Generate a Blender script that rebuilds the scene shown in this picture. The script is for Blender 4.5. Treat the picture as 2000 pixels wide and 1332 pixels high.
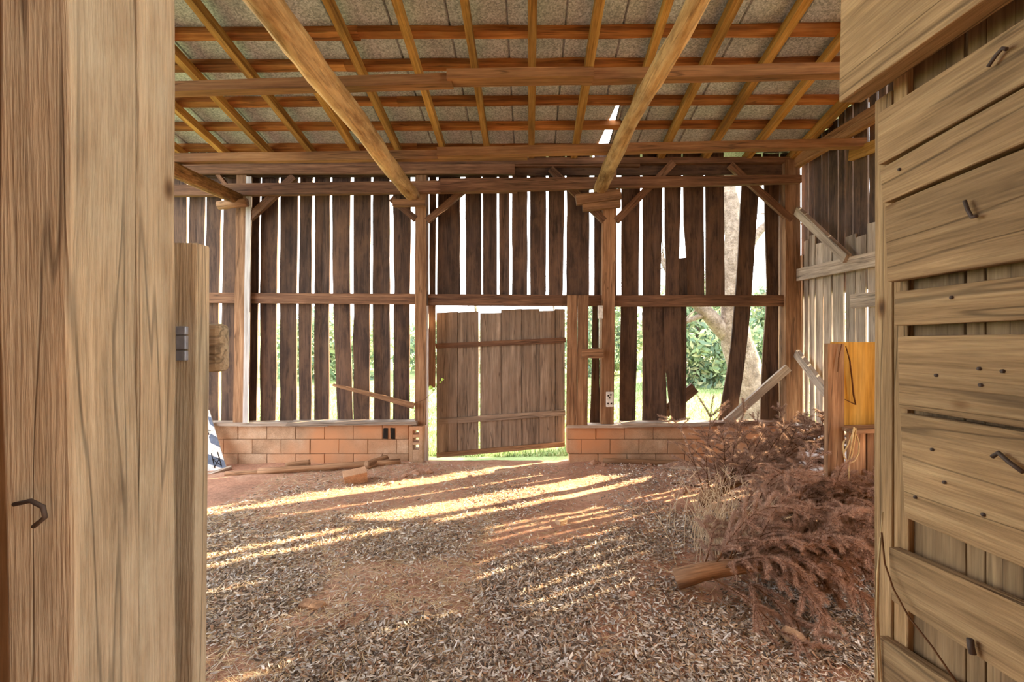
import bpy, math, random
import numpy as np
from mathutils import Vector, Matrix, noise as mnoise
random.seed(7); RNG = np.random.default_rng(11)
S = bpy.context.scene
for o in list(bpy.data.objects): bpy.data.objects.remove(o)
COL = S.collection

# ---------------------------------------------------------------- camera, sky, sun, exposure
F, VX, VY, CZ = 900.0, 1035.0, 657.0, 1.75          # focal length and vanishing point in pixels, eye height
cam = bpy.data.cameras.new('camera'); cam.sensor_width = 36; cam.lens = F/2000*36
cam.shift_x = -(VX-1000)/2000; cam.shift_y = (VY-666)/2000; cam.clip_start = .02
co = bpy.data.objects.new('camera', cam); COL.objects.link(co)
co.location = (0, 0, CZ); co.rotation_euler = (math.radians(90), 0, 0); S.camera = co
W = bpy.data.worlds.new('sky'); S.world = W; W.use_nodes = True
bg = W.node_tree.nodes['Background']; bg.inputs[0].default_value = (.93, .96, 1, 1); bg.inputs[1].default_value = 1.35
sl = bpy.data.lights.new('sun', 'SUN'); sl.energy = 9; sl.angle = math.radians(.6); sl.color = (1, .80, .50)
so = bpy.data.objects.new('sun', sl); COL.objects.link(so)
so.rotation_euler = Vector((-.88, -.48, -.47)).to_track_quat('-Z', 'Y').to_euler()
S.view_settings.view_transform = 'Standard'; S.view_settings.look = 'None'
S.view_settings.gamma = 1; S.view_settings.use_curve_mapping = False
S.view_settings.exposure = 2.48
S.cycles.max_bounces = 8; S.cycles.diffuse_bounces = 5

# ---------------------------------------------------------------- helpers
def P(x, y, d): return Vector(((x-VX)*d/F, d, CZ+(VY-y)*d/F))
def px(x, d): return (x-VX)*d/F
def pz(y, d): return CZ+(VY-y)*d/F
def side(x, y, X): d = F*X/(x-VX); return P(x, y, d)

def lin(c): return tuple(((v/255+.055)/1.055)**2.4 if v > 10 else v/255/12.92 for v in c)+(1,)
def newmat(name, rough=.8, spec=.25):
    m = bpy.data.materials.new(name); m.use_nodes = True
    nt = m.node_tree; b = nt.nodes['Principled BSDF']
    b.inputs['Roughness'].default_value = rough; b.inputs['Specular IOR Level'].default_value = spec
    return m, nt, b
def N(nt, t, **k):
    n = nt.nodes.new(t)
    for a, v in k.items():
        if a == 'op': n.operation = v
        elif a == 'blend': n.data_type = 'RGBA'; n.blend_type = v
        else: n.inputs[a].default_value = v
    return n
def ramp(nt, stops):
    r = nt.nodes.new('ShaderNodeValToRGB'); e = r.color_ramp.elements
    while len(e) < len(stops): e.new(.5)
    for q, (p, c) in zip(e, stops): q.position = p; q.color = c if len(c) == 4 else (*c, 1)
    return r
def coords(nt, sc, rnd=True):
    L = nt.links.new
    tc = N(nt, 'ShaderNodeTexCoord'); mp = N(nt, 'ShaderNodeMapping'); mp.inputs['Scale'].default_value = sc
    if rnd:
        oi = N(nt, 'ShaderNodeObjectInfo'); mu = N(nt, 'ShaderNodeMath', op='MULTIPLY'); mu.inputs[1].default_value = 37
        L(oi.outputs['Random'], mu.inputs[0])
        va = N(nt, 'ShaderNodeVectorMath', op='ADD'); L(tc.outputs['Object'], va.inputs[0]); L(mu.outputs[0], va.inputs[1])
        L(va.outputs[0], mp.inputs[0])
    else: L(tc.outputs['Object'], mp.inputs[0])
    return mp
def wood(name, dark, mid, light, s=14, stretch=16, rough=.8, bump=.35, crack=.5, patch=.35, jit=.35, grey=None, dist=.25, knots=0):
    """grain runs along local Z"""
    m, nt, b = newmat(name, rough); L = nt.links.new
    mp = coords(nt, (s, s, s/stretch))
    n1 = N(nt, 'ShaderNodeTexNoise', Scale=1.0, Detail=9.0, Roughness=.68, Distortion=dist); L(mp.outputs[0], n1.inputs['Vector'])
    r = ramp(nt, [(.3, lin(dark)), (.5, lin(mid)), (.72, lin(light))]); L(n1.outputs['Fac'], r.inputs[0])
    mp2 = coords(nt, (s*5, s*5, s*.22)); n2 = N(nt, 'ShaderNodeTexNoise', Scale=1.0, Detail=4.0); L(mp2.outputs[0], n2.inputs['Vector'])
    r2 = ramp(nt, [(.3, (.72,)*3), (.65, (1.1,)*3)]); L(n2.outputs['Fac'], r2.inputs[0])
    mx = N(nt, 'ShaderNodeMix', blend='MULTIPLY'); mx.inputs[0].default_value = .85
    L(r.outputs[0], mx.inputs[6]); L(r2.outputs[0], mx.inputs[7])
    # blotches of weathering
    mp3 = coords(nt, (2.6, 2.6, .9)); n3 = N(nt, 'ShaderNodeTexNoise', Scale=1.0, Detail=5.0, Roughness=.6); L(mp3.outputs[0], n3.inputs['Vector'])
    r3 = ramp(nt, [(.35, (1-patch,)*3), (.65, (1+patch*.5,)*3)]); L(n3.outputs['Fac'], r3.inputs[0])
    m2 = N(nt, 'ShaderNodeMix', blend='MULTIPLY'); m2.inputs[0].default_value = 1
    L(mx.outputs[2], m2.inputs[6]); L(r3.outputs[0], m2.inputs[7]); last = m2.outputs[2]
    if grey:
        n5 = N(nt, 'ShaderNodeTexNoise', Scale=2.3, Detail=6.0, Roughness=.7); L(mp3.outputs[0], n5.inputs['Vector'])
        r5 = ramp(nt, [(.45, (0,)*3), (.68, (1,)*3)]); L(n5.outputs['Fac'], r5.inputs[0])
        m5 = N(nt, 'ShaderNodeMix', blend='MIX'); L(r5.outputs[0], m5.inputs[0]); L(last, m5.inputs[6]); m5.inputs[7].default_value = lin(grey); last = m5.outputs[2]
    # dark drying cracks
    mp4 = coords(nt, (9, 9, .35)); n4 = N(nt, 'ShaderNodeTexNoise', Scale=1.0, Detail=3.0); L(mp4.outputs[0], n4.inputs['Vector'])
    sb = N(nt, 'ShaderNodeMath', op='SUBTRACT'); sb.inputs[1].default_value = .5; L(n4.outputs['Fac'], sb.inputs[0])
    ab = N(nt, 'ShaderNodeMath', op='ABSOLUTE'); L(sb.outputs[0], ab.inputs[0])
    r4 = ramp(nt, [(0, (1-crack,)*3), (.004, (1-crack*.8,)*3), (.011, (1,)*3)]); L(ab.outputs[0], r4.inputs[0])
    m3 = N(nt, 'ShaderNodeMix', blend='MULTIPLY'); m3.inputs[0].default_value = 1
    L(last, m3.inputs[6]); L(r4.outputs[0], m3.inputs[7])
    if knots:
        mk_ = coords(nt, (6, 6, 3.4)); vk = N(nt, 'ShaderNodeTexVoronoi', Scale=knots); L(mk_.outputs[0], vk.inputs['Vector'])
        rk = ramp(nt, [(.03, (.22, .16, .12)), (.075, (.6, .5, .42)), (.13, (1, 1, 1))]); L(vk.outputs['Distance'], rk.inputs[0])
        mkx = N(nt, 'ShaderNodeMix', blend='MULTIPLY'); mkx.inputs[0].default_value = 1; L(m3.outputs[2], mkx.inputs[6]); L(rk.outputs[0], mkx.inputs[7]); m3 = mkx
    # piece to piece variation
    oi = N(nt, 'ShaderNodeObjectInfo'); mr = N(nt, 'ShaderNodeMapRange'); mr.inputs['To Min'].default_value = 1-jit; mr.inputs['To Max'].default_value = 1+jit*.6
    L(oi.outputs['Random'], mr.inputs[0])
    hs = N(nt, 'ShaderNodeHueSaturation'); L(mr.outputs[0], hs.inputs['Value']); L(m3.outputs[2], hs.inputs['Color'])
    L(hs.outputs[0], b.inputs['Base Color'])
    ad = N(nt, 'ShaderNodeMath', op='ADD'); L(n1.outputs['Fac'], ad.inputs[0]); L(n2.outputs['Fac'], ad.inputs[1])
    mm = N(nt, 'ShaderNodeMath', op='MULTIPLY'); L(ad.outputs[0], mm.inputs[0]); L(r4.outputs[0], mm.inputs[1])
    bp = N(nt, 'ShaderNodeBump', Strength=bump, Distance=.006); L(mm.outputs[0], bp.inputs['Height']); L(bp.outputs[0], b.inputs['Normal'])
    return m
def rocky(name, cols, sc=6, fine=60, rough=.95, bump=.5, dist=.01, rnd=True, stain=None):
    m, nt, b = newmat(name, rough, .15); L = nt.links.new
    mp = coords(nt, (1, 1, 1), rnd)
    n1 = N(nt, 'ShaderNodeTexNoise', Scale=sc, Detail=8.0, Roughness=.65); L(mp.outputs[0], n1.inputs['Vector'])
    n2 = N(nt, 'ShaderNodeTexNoise', Scale=fine, Detail=4.0, Roughness=.7); L(mp.outputs[0], n2.inputs['Vector'])
    k = len(cols); r = ramp(nt, [(.3+.4*i/(k-1), lin(c)) for i, c in enumerate(cols)]); L(n1.outputs['Fac'], r.inputs[0])
    r2 = ramp(nt, [(.3, (.6,)*3), (.7, (1.25,)*3)]); L(n2.outputs['Fac'], r2.inputs[0])
    mx = N(nt, 'ShaderNodeMix', blend='MULTIPLY'); mx.inputs[0].default_value = .8; L(r.outputs[0], mx.inputs[6]); L(r2.outputs[0], mx.inputs[7]); last = mx.outputs[2]
    if stain:
        n3 = N(nt, 'ShaderNodeTexNoise', Scale=1.1, Detail=4.0); tc = N(nt, 'ShaderNodeTexCoord')
        ge = N(nt, 'ShaderNodeNewGeometry'); L(ge.outputs['Position'], n3.inputs['Vector'])
        r3 = ramp(nt, [(.42, (0,)*3), (.62, (1,)*3)]); L(n3.outputs['Fac'], r3.inputs[0])
        m3 = N(nt, 'ShaderNodeMix', blend='MIX'); L(r3.outputs[0], m3.inputs[0]); L(last, m3.inputs[6]); m3.inputs[7].default_value = lin(stain); last = m3.outputs[2]
    L(last, b.inputs['Base Color'])
    bp = N(nt, 'ShaderNodeBump', Strength=bump, Distance=dist); L(n2.outputs['Fac'], bp.inputs['Height']); L(bp.outputs[0], b.inputs['Normal'])
    return m
def vcol(name, rough=.9, spec=.1, transl=0, mul=1.0):
    m, nt, b = newmat(name, rough, spec); a = N(nt, 'ShaderNodeAttribute'); a.attribute_name = 'col'
    L = nt.links.new; L(a.outputs['Color'], b.inputs['Base Color'])
    if transl:
        t = N(nt, 'ShaderNodeBsdfTranslucent'); L(a.outputs['Color'], t.inputs[0]); mx = N(nt, 'ShaderNodeMixShader'); mx.inputs[0].default_value = transl
        out = nt.nodes['Material Output']; L(b.outputs[0], mx.inputs[1]); L(t.outputs[0], mx.inputs[2]); L(mx.outputs[0], out.inputs[0])
    return m
def plain(name, c, rough=.8, spec=.2, metal=0):
    m, nt, b = newmat(name, rough, spec); b.inputs['Metallic'].default_value = metal
    n = N(nt, 'ShaderNodeTexNoise', Scale=30.0, Detail=4.0); mp = coords(nt, (1, 1, 1)); nt.links.new(mp.outputs[0], n.inputs['Vector'])
    l = lin(c); r = ramp(nt, [(.3, tuple(v*.75 for v in l[:3])), (.7, tuple(min(1, v*1.15) for v in l[:3]))]); nt.links.new(n.outputs['Fac'], r.inputs[0]); nt.links.new(r.outputs[0], b.inputs['Base Color'])
    return m

M = dict(
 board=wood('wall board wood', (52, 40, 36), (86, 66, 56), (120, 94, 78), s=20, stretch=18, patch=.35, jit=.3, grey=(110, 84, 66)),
 rail=wood('rail wood', (86, 60, 46), (124, 90, 68), (156, 118, 90), s=20, patch=.3, jit=.2),
 post=wood('post wood', (108, 78, 56), (150, 112, 82), (186, 148, 114), s=20, patch=.25, jit=.15),
 rafter=wood('rafter wood', (122, 80, 36), (176, 128, 64), (206, 160, 94), s=14, patch=.35, jit=.25, crack=.3),
 purlin=wood('purlin wood', (112, 64, 34), (166, 104, 54), (200, 140, 84), s=12, patch=.5, jit=.3),
 tier=wood('tier beam wood', (110, 74, 46), (156, 112, 74), (186, 142, 98), s=14, patch=.3, jit=.2),
 near=wood('weathered oak', (138, 110, 76), (174, 140, 100), (202, 170, 126), s=42, stretch=26, knots=1.1, bump=.6, patch=.3, jit=.12, crack=.5),
 jamb=wood('weathered jamb', (148, 124, 96), (186, 160, 128), (212, 188, 156), s=40, stretch=24, knots=1.2, bump=.7, patch=.3, jit=.1, crack=.45, grey=(182, 166, 140)),
 nearv=wood('inner oak boards', (112, 88, 62), (144, 116, 84), (168, 140, 104), s=30, stretch=22, knots=1.0, patch=.35, jit=.15, crack=.4),
 dwood=wood('grey door wood', (92, 78, 68), (140, 122, 106), (176, 156, 138), s=18, stretch=20, bump=.5, patch=.3, jit=.06, grey=(132, 112, 96)),
 greyw=wood('sun bleached wood', (120, 104, 92), (172, 154, 138), (206, 190, 174), s=14, patch=.3, jit=.25),
 pale=wood('sunlit post side', (176, 168, 164), (206, 200, 198), (224, 220, 218), s=20, patch=.12, jit=.05, crack=.2),  # sunlight on the post sides, put into a pale colour
 pole=wood('peeled pole', (136, 98, 62), (188, 148, 100), (218, 184, 138), s=16, stretch=5, bump=.6, patch=.55, jit=.12, crack=.3, grey=(204, 172, 128)),
 bark=wood('rough bark pole', (80, 56, 36), (150, 108, 66), (198, 152, 98), s=26, stretch=4, bump=1, patch=.4, jit=.1),
 yellow=wood('yellow panel', (140, 98, 34), (192, 144, 58), (214, 172, 92), s=9, patch=.35, jit=.05, crack=.2),  # ochre yellow wood colours
 block=rocky('clay stained block', [(150, 122, 98), (182, 150, 122), (204, 176, 150)], 3, 110, bump=.5, dist=.004, stain=(198, 144, 106)),
 wblock=rocky('white block', [(196, 190, 186), (224, 220, 218), (236, 234, 232)], 4, 90, bump=.4, dist=.004),  # near-white blocks, paler than those of the back wall
 mortar=rocky('mortar', [(104, 78, 58), (134, 104, 80)], 6, 120, bump=.4, dist=.004),
 brick=rocky('old brick', [(164, 122, 92), (194, 152, 118)], 6, 80, dist=.004),
 stone=rocky('stone', [(150, 120, 96), (196, 164, 134)], 8, 60),
 clod=rocky('clay clod', [(150, 112, 90), (186, 146, 120)], 8, 60),
 nail=plain('rusty iron', (84, 70, 62), .7, .4, .3), zinc=plain('zinc strap', (170, 172, 184), .45, .5, .7),
 white=plain('white plastic', (222, 220, 216), .5), rope=plain('twine', (196, 170, 126), .9), black=plain('dark hole', (40, 34, 30), .9),
 vine=plain('dry vine', (96, 62, 36), .9), leafg=plain('fresh leaf', (176, 206, 96), .7), slate=plain('slate grey paint', (104, 114, 134), .6), wpaint=plain('white paint', (226, 224, 222), .6),
 litter=vcol('litter', .9, .12, .15), needle=vcol('dry needles', .9, .1, .2), grass=vcol('grass', .8, .1, .35), foliage=vcol('foliage', .8, .1, .4),
)
# galvanised sheet with spangle
m, nt, b = newmat('galvanised sheet', .55, .4); L = nt.links.new
b.inputs['Metallic'].default_value = .2
mp = coords(nt, (1, 1, 1)); vo = N(nt, 'ShaderNodeTexVoronoi', Scale=75.0); L(mp.outputs[0], vo.inputs['Vector'])
r = ramp(nt, [(0, lin((150, 152, 156))), (1, lin((216, 218, 222)))]); sx = N(nt, 'ShaderNodeSeparateColor'); L(vo.outputs['Color'], sx.inputs[0]); L(sx.outputs[0], r.inputs[0])
n1 = N(nt, 'ShaderNodeTexNoise', Scale=2.5, Detail=6.0); L(mp.outputs[0], n1.inputs['Vector'])
r2 = ramp(nt, [(.3, (.74, .74, .74)), (.7, (1.05, 1.05, 1.06))]); L(n1.outputs['Fac'], r2.inputs[0])
mx = N(nt, 'ShaderNodeMix', blend='MULTIPLY'); mx.inputs[0].default_value = 1; L(r.outputs[0], mx.inputs[6]); L(r2.outputs[0], mx.inputs[7]); L(mx.outputs[2], b.inputs['Base Color'])
M['metal'] = m
# red clay floor
m, nt, b = newmat('red clay dirt', 1, .08); L = nt.links.new
tc = N(nt, 'ShaderNodeTexCoord')
n1 = N(nt, 'ShaderNodeTexNoise', Scale=1.1, Detail=8.0, Roughness=.7); n2 = N(nt, 'ShaderNodeTexNoise', Scale=28.0, Detail=8.0, Roughness=.75); n3 = N(nt, 'ShaderNodeTexNoise', Scale=150.0, Detail=3.0)
for q in (n1, n2, n3): L(tc.outputs['Object'], q.inputs['Vector'])
r = ramp(nt, [(.33, lin((170, 132, 112))), (.5, lin((200, 150, 124))), (.66, lin((218, 178, 152)))]); L(n1.outputs['Fac'], r.inputs[0])
r2 = ramp(nt, [(.3, (.55, .52, .5)), (.55, (1, 1, 1)), (.75, (1.25, 1.22, 1.18))]); L(n2.outputs['Fac'], r2.inputs[0])
mx = N(nt, 'ShaderNodeMix', blend='MULTIPLY'); mx.inputs[0].default_value = .9; L(r.outputs[0], mx.inputs[6]); L(r2.outputs[0], mx.inputs[7]); L(mx.outputs[2], b.inputs['Base Color'])
ad = N(nt, 'ShaderNodeMath', op='ADD'); L(n2.outputs['Fac'], ad.inputs[0]); L(n3.outputs['Fac'], ad.inputs[1])
bp = N(nt, 'ShaderNodeBump', Strength=.9, Distance=.02); L(ad.outputs[0], bp.inputs['Height']); L(bp.outputs[0], b.inputs['Normal'])
M['dirt'] = m
M['lawn'] = rocky('lawn', [(108, 124, 80), (132, 148, 98), (158, 168, 124)], 1.5, 40, rnd=False)
M['treebark'] = rocky('tree bark', [(96, 84, 74), (138, 124, 112), (170, 158, 146)], 5, 24, bump=1, dist=.04)

def tag(o, label=None, cat=None, group=None, kind=None):
    if label: o['label'] = label
    if cat: o['category'] = cat
    if group: o['group'] = group
    if kind: o['kind'] = kind
    return o
ORG = {}
def empty(name, loc=(0, 0, 0), **k):
    o = bpy.data.objects.new(name, None); COL.objects.link(o); o.location = loc; o.empty_display_size = .1
    ORG[o] = Matrix.Translation(Vector(loc)); return tag(o, **k)
def link(name, me, mat, parent=None, mw=None, **k):
    o = bpy.data.objects.new(name, me); COL.objects.link(o)
    if mat and not me.materials: me.materials.append(mat)
    mw = mw or Matrix.Identity(4); ORG[o] = mw.copy()
    if parent: o.parent = parent; o.matrix_parent_inverse = ORG[parent].inverted()
    o.matrix_basis = mw
    return tag(o, **k)
def mesh(name, v, f, smooth=False):
    me = bpy.data.meshes.new(name); me.from_pydata([tuple(q) for q in v], [], f); me.update()
    if smooth: me.polygons.foreach_set('use_smooth', [True]*len(me.polygons))
    return me
def frame(A, B, wd):
    Z = (B-A).normalized(); X = (wd-Z*wd.dot(Z)).normalized(); Y = Z.cross(X)
    mw = Matrix((X, Y, Z)).transposed().to_4x4(); mw.translation = A; return mw
def wv(t, s, k=2.0): return mnoise.noise(Vector((t*k, s*7.31, s*3.7)))
def plank(name, A, B, wd, w0, w1, th, mat, parent=None, n=6, wob=.004, jag=.0, bow=.0, bevel=0, **k):
    """irregular sawn board from A to B (centre line); wd is the direction of its width"""
    A, B, wd = Vector(A), Vector(B), Vector(wd); Ln = (B-A).length; s = random.random()*50; v = []; f = []
    j = [random.uniform(-1, 1)*jag for _ in range(4)]
    for i in range(n+1):
        t = i/n; w = w0+(w1-w0)*t; xl = -w/2+wv(t*Ln, s)*wob; xr = w/2+wv(t*Ln, s+9)*wob; y = wv(t*Ln, s+20, 1)*bow
        zl = t*Ln; zr = zl
        if i == 0: zl += j[0]; zr += j[1]
        if i == n: zl += j[2]; zr += j[3]
        v += [(xl, y-th/2, zl), (xr, y-th/2, zr), (xr, y+th/2, zr), (xl, y+th/2, zl)]
    for i in range(n):
        a = i*4
        for q in range(4): f.append((a+q, a+(q+1) % 4, a+4+(q+1) % 4, a+4+q))
    f += [(3, 2, 1, 0), (n*4, n*4+1, n*4+2, n*4+3)]
    o = link(name, mesh(name, v, f), mat, parent, frame(A, B, wd), **k)
    if bevel:
        bm = o.modifiers.new('bevel', 'BEVEL'); bm.width = bevel; bm.segments = 2; bm.limit_method = 'ANGLE'
    return o
def edge_board(name, rows, Y, th, mat, parent, wob=.006, jag=.02, n=10, **k):
    """upright board in the back wall; rows = [(z, xl, xr)] from bottom to top"""
    s = random.random()*90; z0, z1 = rows[0][0], rows[-1][0]; zs = np.linspace(z0, z1, n+1)
    xl = np.interp(zs, [q[0] for q in rows], [q[1] for q in rows]); xr = np.interp(zs, [q[0] for q in rows], [q[2] for q in rows])
    xc = (xl[0]+xr[0])/2; v = []; f = []
    cup = random.uniform(-.006, .012)
    for i in range(n+1):
        l = xl[i]+wv(zs[i], s, 2.6)*wob-xc; r_ = xr[i]+wv(zs[i], s+5, 2.6)*wob-xc; m_ = (l+r_)/2; dz = [0, 0, 0]
        if i in (0, n): dz = [random.uniform(-jag, jag) for _ in range(3)]
        b_ = wv(zs[i], s+11, .8)*.008
        v += [(l, b_-th/2, zs[i]-z0+dz[0]), (m_, b_-th/2+cup, zs[i]-z0+dz[1]), (r_, b_-th/2, zs[i]-z0+dz[2]), (r_, b_+th/2, zs[i]-z0+dz[2]), (m_, b_+th/2+cup, zs[i]-z0+dz[1]), (l, b_+th/2, zs[i]-z0+dz[0])]
    for i in range(n):
        a = i*6
        for q in range(6): f.append((a+q, a+(q+1) % 6, a+6+(q+1) % 6, a+6+q))
    f += [(5, 4, 3, 2, 1, 0), tuple(n*6+q for q in range(6))]
    return link(name, mesh(name, v, f), mat, parent, Matrix.Translation((xc, Y, z0)), **k)
def tube(pts, rad, sides=8, wob=0, cap=True):
    v = []; f = []; pts = [Vector(p) for p in pts]; up = Vector((.13, .21, .97)); s = random.random()*60
    prevx = None
    for i, p in enumerate(pts):
        d = (pts[min(i+1, len(pts)-1)]-pts[max(i-1, 0)]).normalized()
        X = prevx-d*prevx.dot(d) if prevx else d.orthogonal(); X.normalize(); prevx = X; Y = d.cross(X)
        for q in range(sides):
            a = 2*math.pi*q/sides; rr = rad[i]*(1+wob*mnoise.noise(Vector((math.cos(a)*1.5+s, math.sin(a)*1.5, i*.7))))
            v.append(p+X*math.cos(a)*rr+Y*math.sin(a)*rr)
    for i in range(len(pts)-1):
        for q in range(sides):
            a = i*sides; f.append((a+q, a+(q+1) % sides, a+sides+(q+1) % sides, a+sides+q))
    if cap: f += [tuple(range(sides-1, -1, -1)), tuple((len(pts)-1)*sides+q for q in range(sides))]
    return v, f
def merge(parts):
    v = []; f = []
    for a, b_ in parts: k = len(v); v += list(a); f += [tuple(i+k for i in q) for q in b_]
    return v, f
def tubeobj(name, pts, rad, mat, parent=None, sides=8, wob=0, **k):
    """tube whose local Z runs from the first to the last point, so grain follows it"""
    pts = [Vector(p) for p in pts]; mw = frame(pts[0], pts[-1], Vector((.3, .5, .81)).cross(pts[-1]-pts[0])); inv = mw.inverted()
    v, f = tube([inv @ p for p in pts], rad, sides, wob)
    return link(name, mesh(name, v, f, True), mat, parent, mw, **k)
def boxm(name, lo, hi, mat, parent=None, jit=0, bevel=0, **k):
    lo, hi = Vector(lo), Vector(hi); c = (lo+hi)/2; c.z = lo.z; v = []
    for z in (0, hi.z-lo.z):
        for sx_, sy_ in ((-1, -1), (1, -1), (1, 1), (-1, 1)):
            v.append((sx_*(hi.x-lo.x)/2+random.uniform(-jit, jit), sy_*(hi.y-lo.y)/2+random.uniform(-jit, jit), z+random.uniform(-jit, jit)))
    f = [(3, 2, 1, 0), (4, 5, 6, 7), (0, 1, 5, 4), (1, 2, 6, 5), (2, 3, 7, 6), (3, 0, 4, 7)]
    o = link(name, mesh(name, v, f), mat, parent, Matrix.Translation(c), **k)
    if bevel:
        bm = o.modifiers.new('bevel', 'BEVEL'); bm.width = bevel; bm.segments = 2
    return o
def lump(name, c, r_, mat, parent=None, flat=.7, **k):
    import bmesh
    bm = bmesh.new(); bmesh.ops.create_icosphere(bm, subdivisions=2, radius=1); s = random.random()*40
    for q in bm.verts:
        q.co *= 1+.45*mnoise.noise(q.co*1.3+Vector((s, s, s))); q.co = Vector((q.co.x*r_[0], q.co.y*r_[1], q.co.z*r_[2]))
    me = bpy.data.meshes.new(name); bm.to_mesh(me); bm.free()
    o = link(name, me, mat, parent, Matrix.Translation(Vector(c)) @ Matrix.Rotation(random.random()*6, 4, 'Z'), **k); return o

# ---------------------------------------------------------------- floor and ground
def fh(x, y):
    h = .035*mnoise.noise(Vector((x*.7, y*.7, 3)))+.014*mnoise.noise(Vector((x*3, y*3, 1)))+.006*mnoise.noise(Vector((x*11, y*11, 5)))
    h += .05*math.exp(-((x+1.7)**2/.5+(y-6.25)**2/.08))+.03*math.exp(-((x-.9)**2/.3+(y-6.2)**2/.06))
    return h-.03*max(0, min(1, (y-5)/1.4))
xs = np.arange(-6, 4.45, .055); ys = np.arange(-3.0, 6.66, .055)
v = [(x, y, fh(x, y)) for y in ys for x in xs]; nx = len(xs)
f = [(j*nx+i, j*nx+i+1, (j+1)*nx+i+1, (j+1)*nx+i) for j in range(len(ys)-1) for i in range(nx-1)]
link('floor', mesh('floor', v, f, True), M['dirt'], kind='structure')
def gh(x, y):
    return -.05+.05*mnoise.noise(Vector((x*.35, y*.35, 9)))+max(0, y-12)*.05+max(0, y-30)*.04
xs2 = np.linspace(-45, 45, 110); ys2 = 6.6+np.linspace(0, 1, 70)**2*60
v = [(x, y, gh(x, y) if y > 6.9 else -.06) for y in ys2 for x in xs2]; nx = len(xs2)
f = [(j*nx+i, j*nx+i+1, (j+1)*nx+i+1, (j+1)*nx+i) for j in range(len(ys2)-1) for i in range(nx-1)]
link('ground_lawn', mesh('ground', v, f, True), M['lawn'], kind='structure')
v = [(4.4, -8, -.08), (45, -8, -.08), (45, 6.62, -.08), (4.4, 6.62, -.08), (-45, -8, -.08), (-6, -8, -.08), (-6, 6.62, -.08), (-45, 6.62, -.08), (-6, -8, -.08), (4.4, -8, -.08), (4.4, -2.98, -.08), (-6, -2.98, -.08)]
link('ground_yard', mesh('yard', v, [(0, 1, 2, 3), (4, 5, 6, 7), (8, 9, 10, 11)]), M['lawn'], kind='structure')

# ---------------------------------------------------------------- back wall
WD, BD = 6.48, 6.64
wb = empty('wall_back', (0, WD, 0), kind='structure')
ZT, ZM, ZB = pz(350, BD), pz(583, BD), pz(826, BD)
bx = lambda x: px(x, BD)
# gaps: (x, width) at y = 350, 583, 826 of the photograph, turned into board edges
LG = [((300, 4), (300, 4), (300, 4)), ((334, 3), (333, 3), (333, 4)), ((369, 4.5), (365, 4.5), (362, 4)), ((404, 3), (398, 4), (397, 4)), ((436, 4.5), (431, 5), (429.5, 5)), ((473, 3), (470, 3), (468, 3)),
      ((510, 2.5), (506.7, 3.5), (505, 6)), ((547, 4), (544, 5), (543.5, 7)), ((585, 3), (582, 3.5), (582, 5)), ((613.3, 4.5), (611.5, 5.5), (611, 4.5)), ((647.3, 3.5), (647, 6), (651, 14)),
      ((688, 5), (687, 7), (690, 1)), ((727, 3.5), (725.5, 4.5), (726.5, 8)), ((765, 5.5), (765.5, 7), (765, 4.5)), ((807, 7), (806, 8), (805, 8))]
TOP = .55
def brow(L_, R_, zs):
    rows = []
    for z, (lx, lw), (rx, rw) in zip(zs, L_, R_): rows.append((z, bx(lx+lw*.62), bx(rx-rw*.62)))
    rows.sort(); zt, l, r_ = rows[-1]; rows.append((zt+TOP-.12, l, r_)); return rows
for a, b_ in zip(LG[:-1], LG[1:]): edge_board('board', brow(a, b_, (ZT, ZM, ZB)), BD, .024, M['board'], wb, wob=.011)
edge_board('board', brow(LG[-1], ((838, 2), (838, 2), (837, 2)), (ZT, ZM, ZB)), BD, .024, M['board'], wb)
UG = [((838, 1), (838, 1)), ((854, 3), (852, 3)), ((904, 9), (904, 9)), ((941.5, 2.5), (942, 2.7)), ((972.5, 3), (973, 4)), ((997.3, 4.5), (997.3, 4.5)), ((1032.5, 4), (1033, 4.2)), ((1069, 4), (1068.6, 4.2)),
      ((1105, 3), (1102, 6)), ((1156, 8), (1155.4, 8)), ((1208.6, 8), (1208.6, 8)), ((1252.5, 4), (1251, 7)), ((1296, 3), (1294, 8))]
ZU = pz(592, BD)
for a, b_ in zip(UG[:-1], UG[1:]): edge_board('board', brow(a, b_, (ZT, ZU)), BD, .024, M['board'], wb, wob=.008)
def pb(pts, mat='board', Y=BD, th=.024, **k):
    """board from pixel rows (y, xl, xr)"""
    rows = sorted((pz(y, Y), px(l, Y), px(r_, Y)) for y, l, r_ in pts); return edge_board('board', rows, Y, th, M[mat], wb, **k)
pb([(290, 1298, 1331), (440, 1298, 1328), (505, 1300, 1326), (592, 1299, 1324)])
pb([(505, 1325, 1341), (592, 1325, 1342)])
pb([(290, 1334, 1373.5), (440, 1335, 1374), (505, 1340, 1375), (592, 1342, 1375.5)], Y=BD+.026)
pb([(290, 1377, 1413), (592, 1379, 1415)])
pb([(300, 1450, 1486), (350, 1448, 1483), (583, 1436, 1467), (705, 1423, 1455), (828, 1402, 1437)], wob=.012)
pb([(300, 1490, 1521), (583, 1498, 1520), (700, 1489, 1519), (828, 1484, 1521)])
pb([(300, 1524, 1548), (600, 1523.5, 1548), (828, 1523, 1548)], th=.02)
# lower boards right of the door
pb([(592, 1157, 1168), (700, 1156, 1170), (828, 1152, 1172)])
pb([(592, 1212, 1245), (828, 1210, 1241)], wob=.012)
pb([(592, 1255, 1297), (828, 1254, 1303)], wob=.01)
pb([(592, 1297, 1330), (700, 1298, 1330), (780, 1306, 1329), (828, 1312, 1329)], Y=BD-.026)
pb([(592, 1328, 1340), (828, 1328, 1340)])
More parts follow.
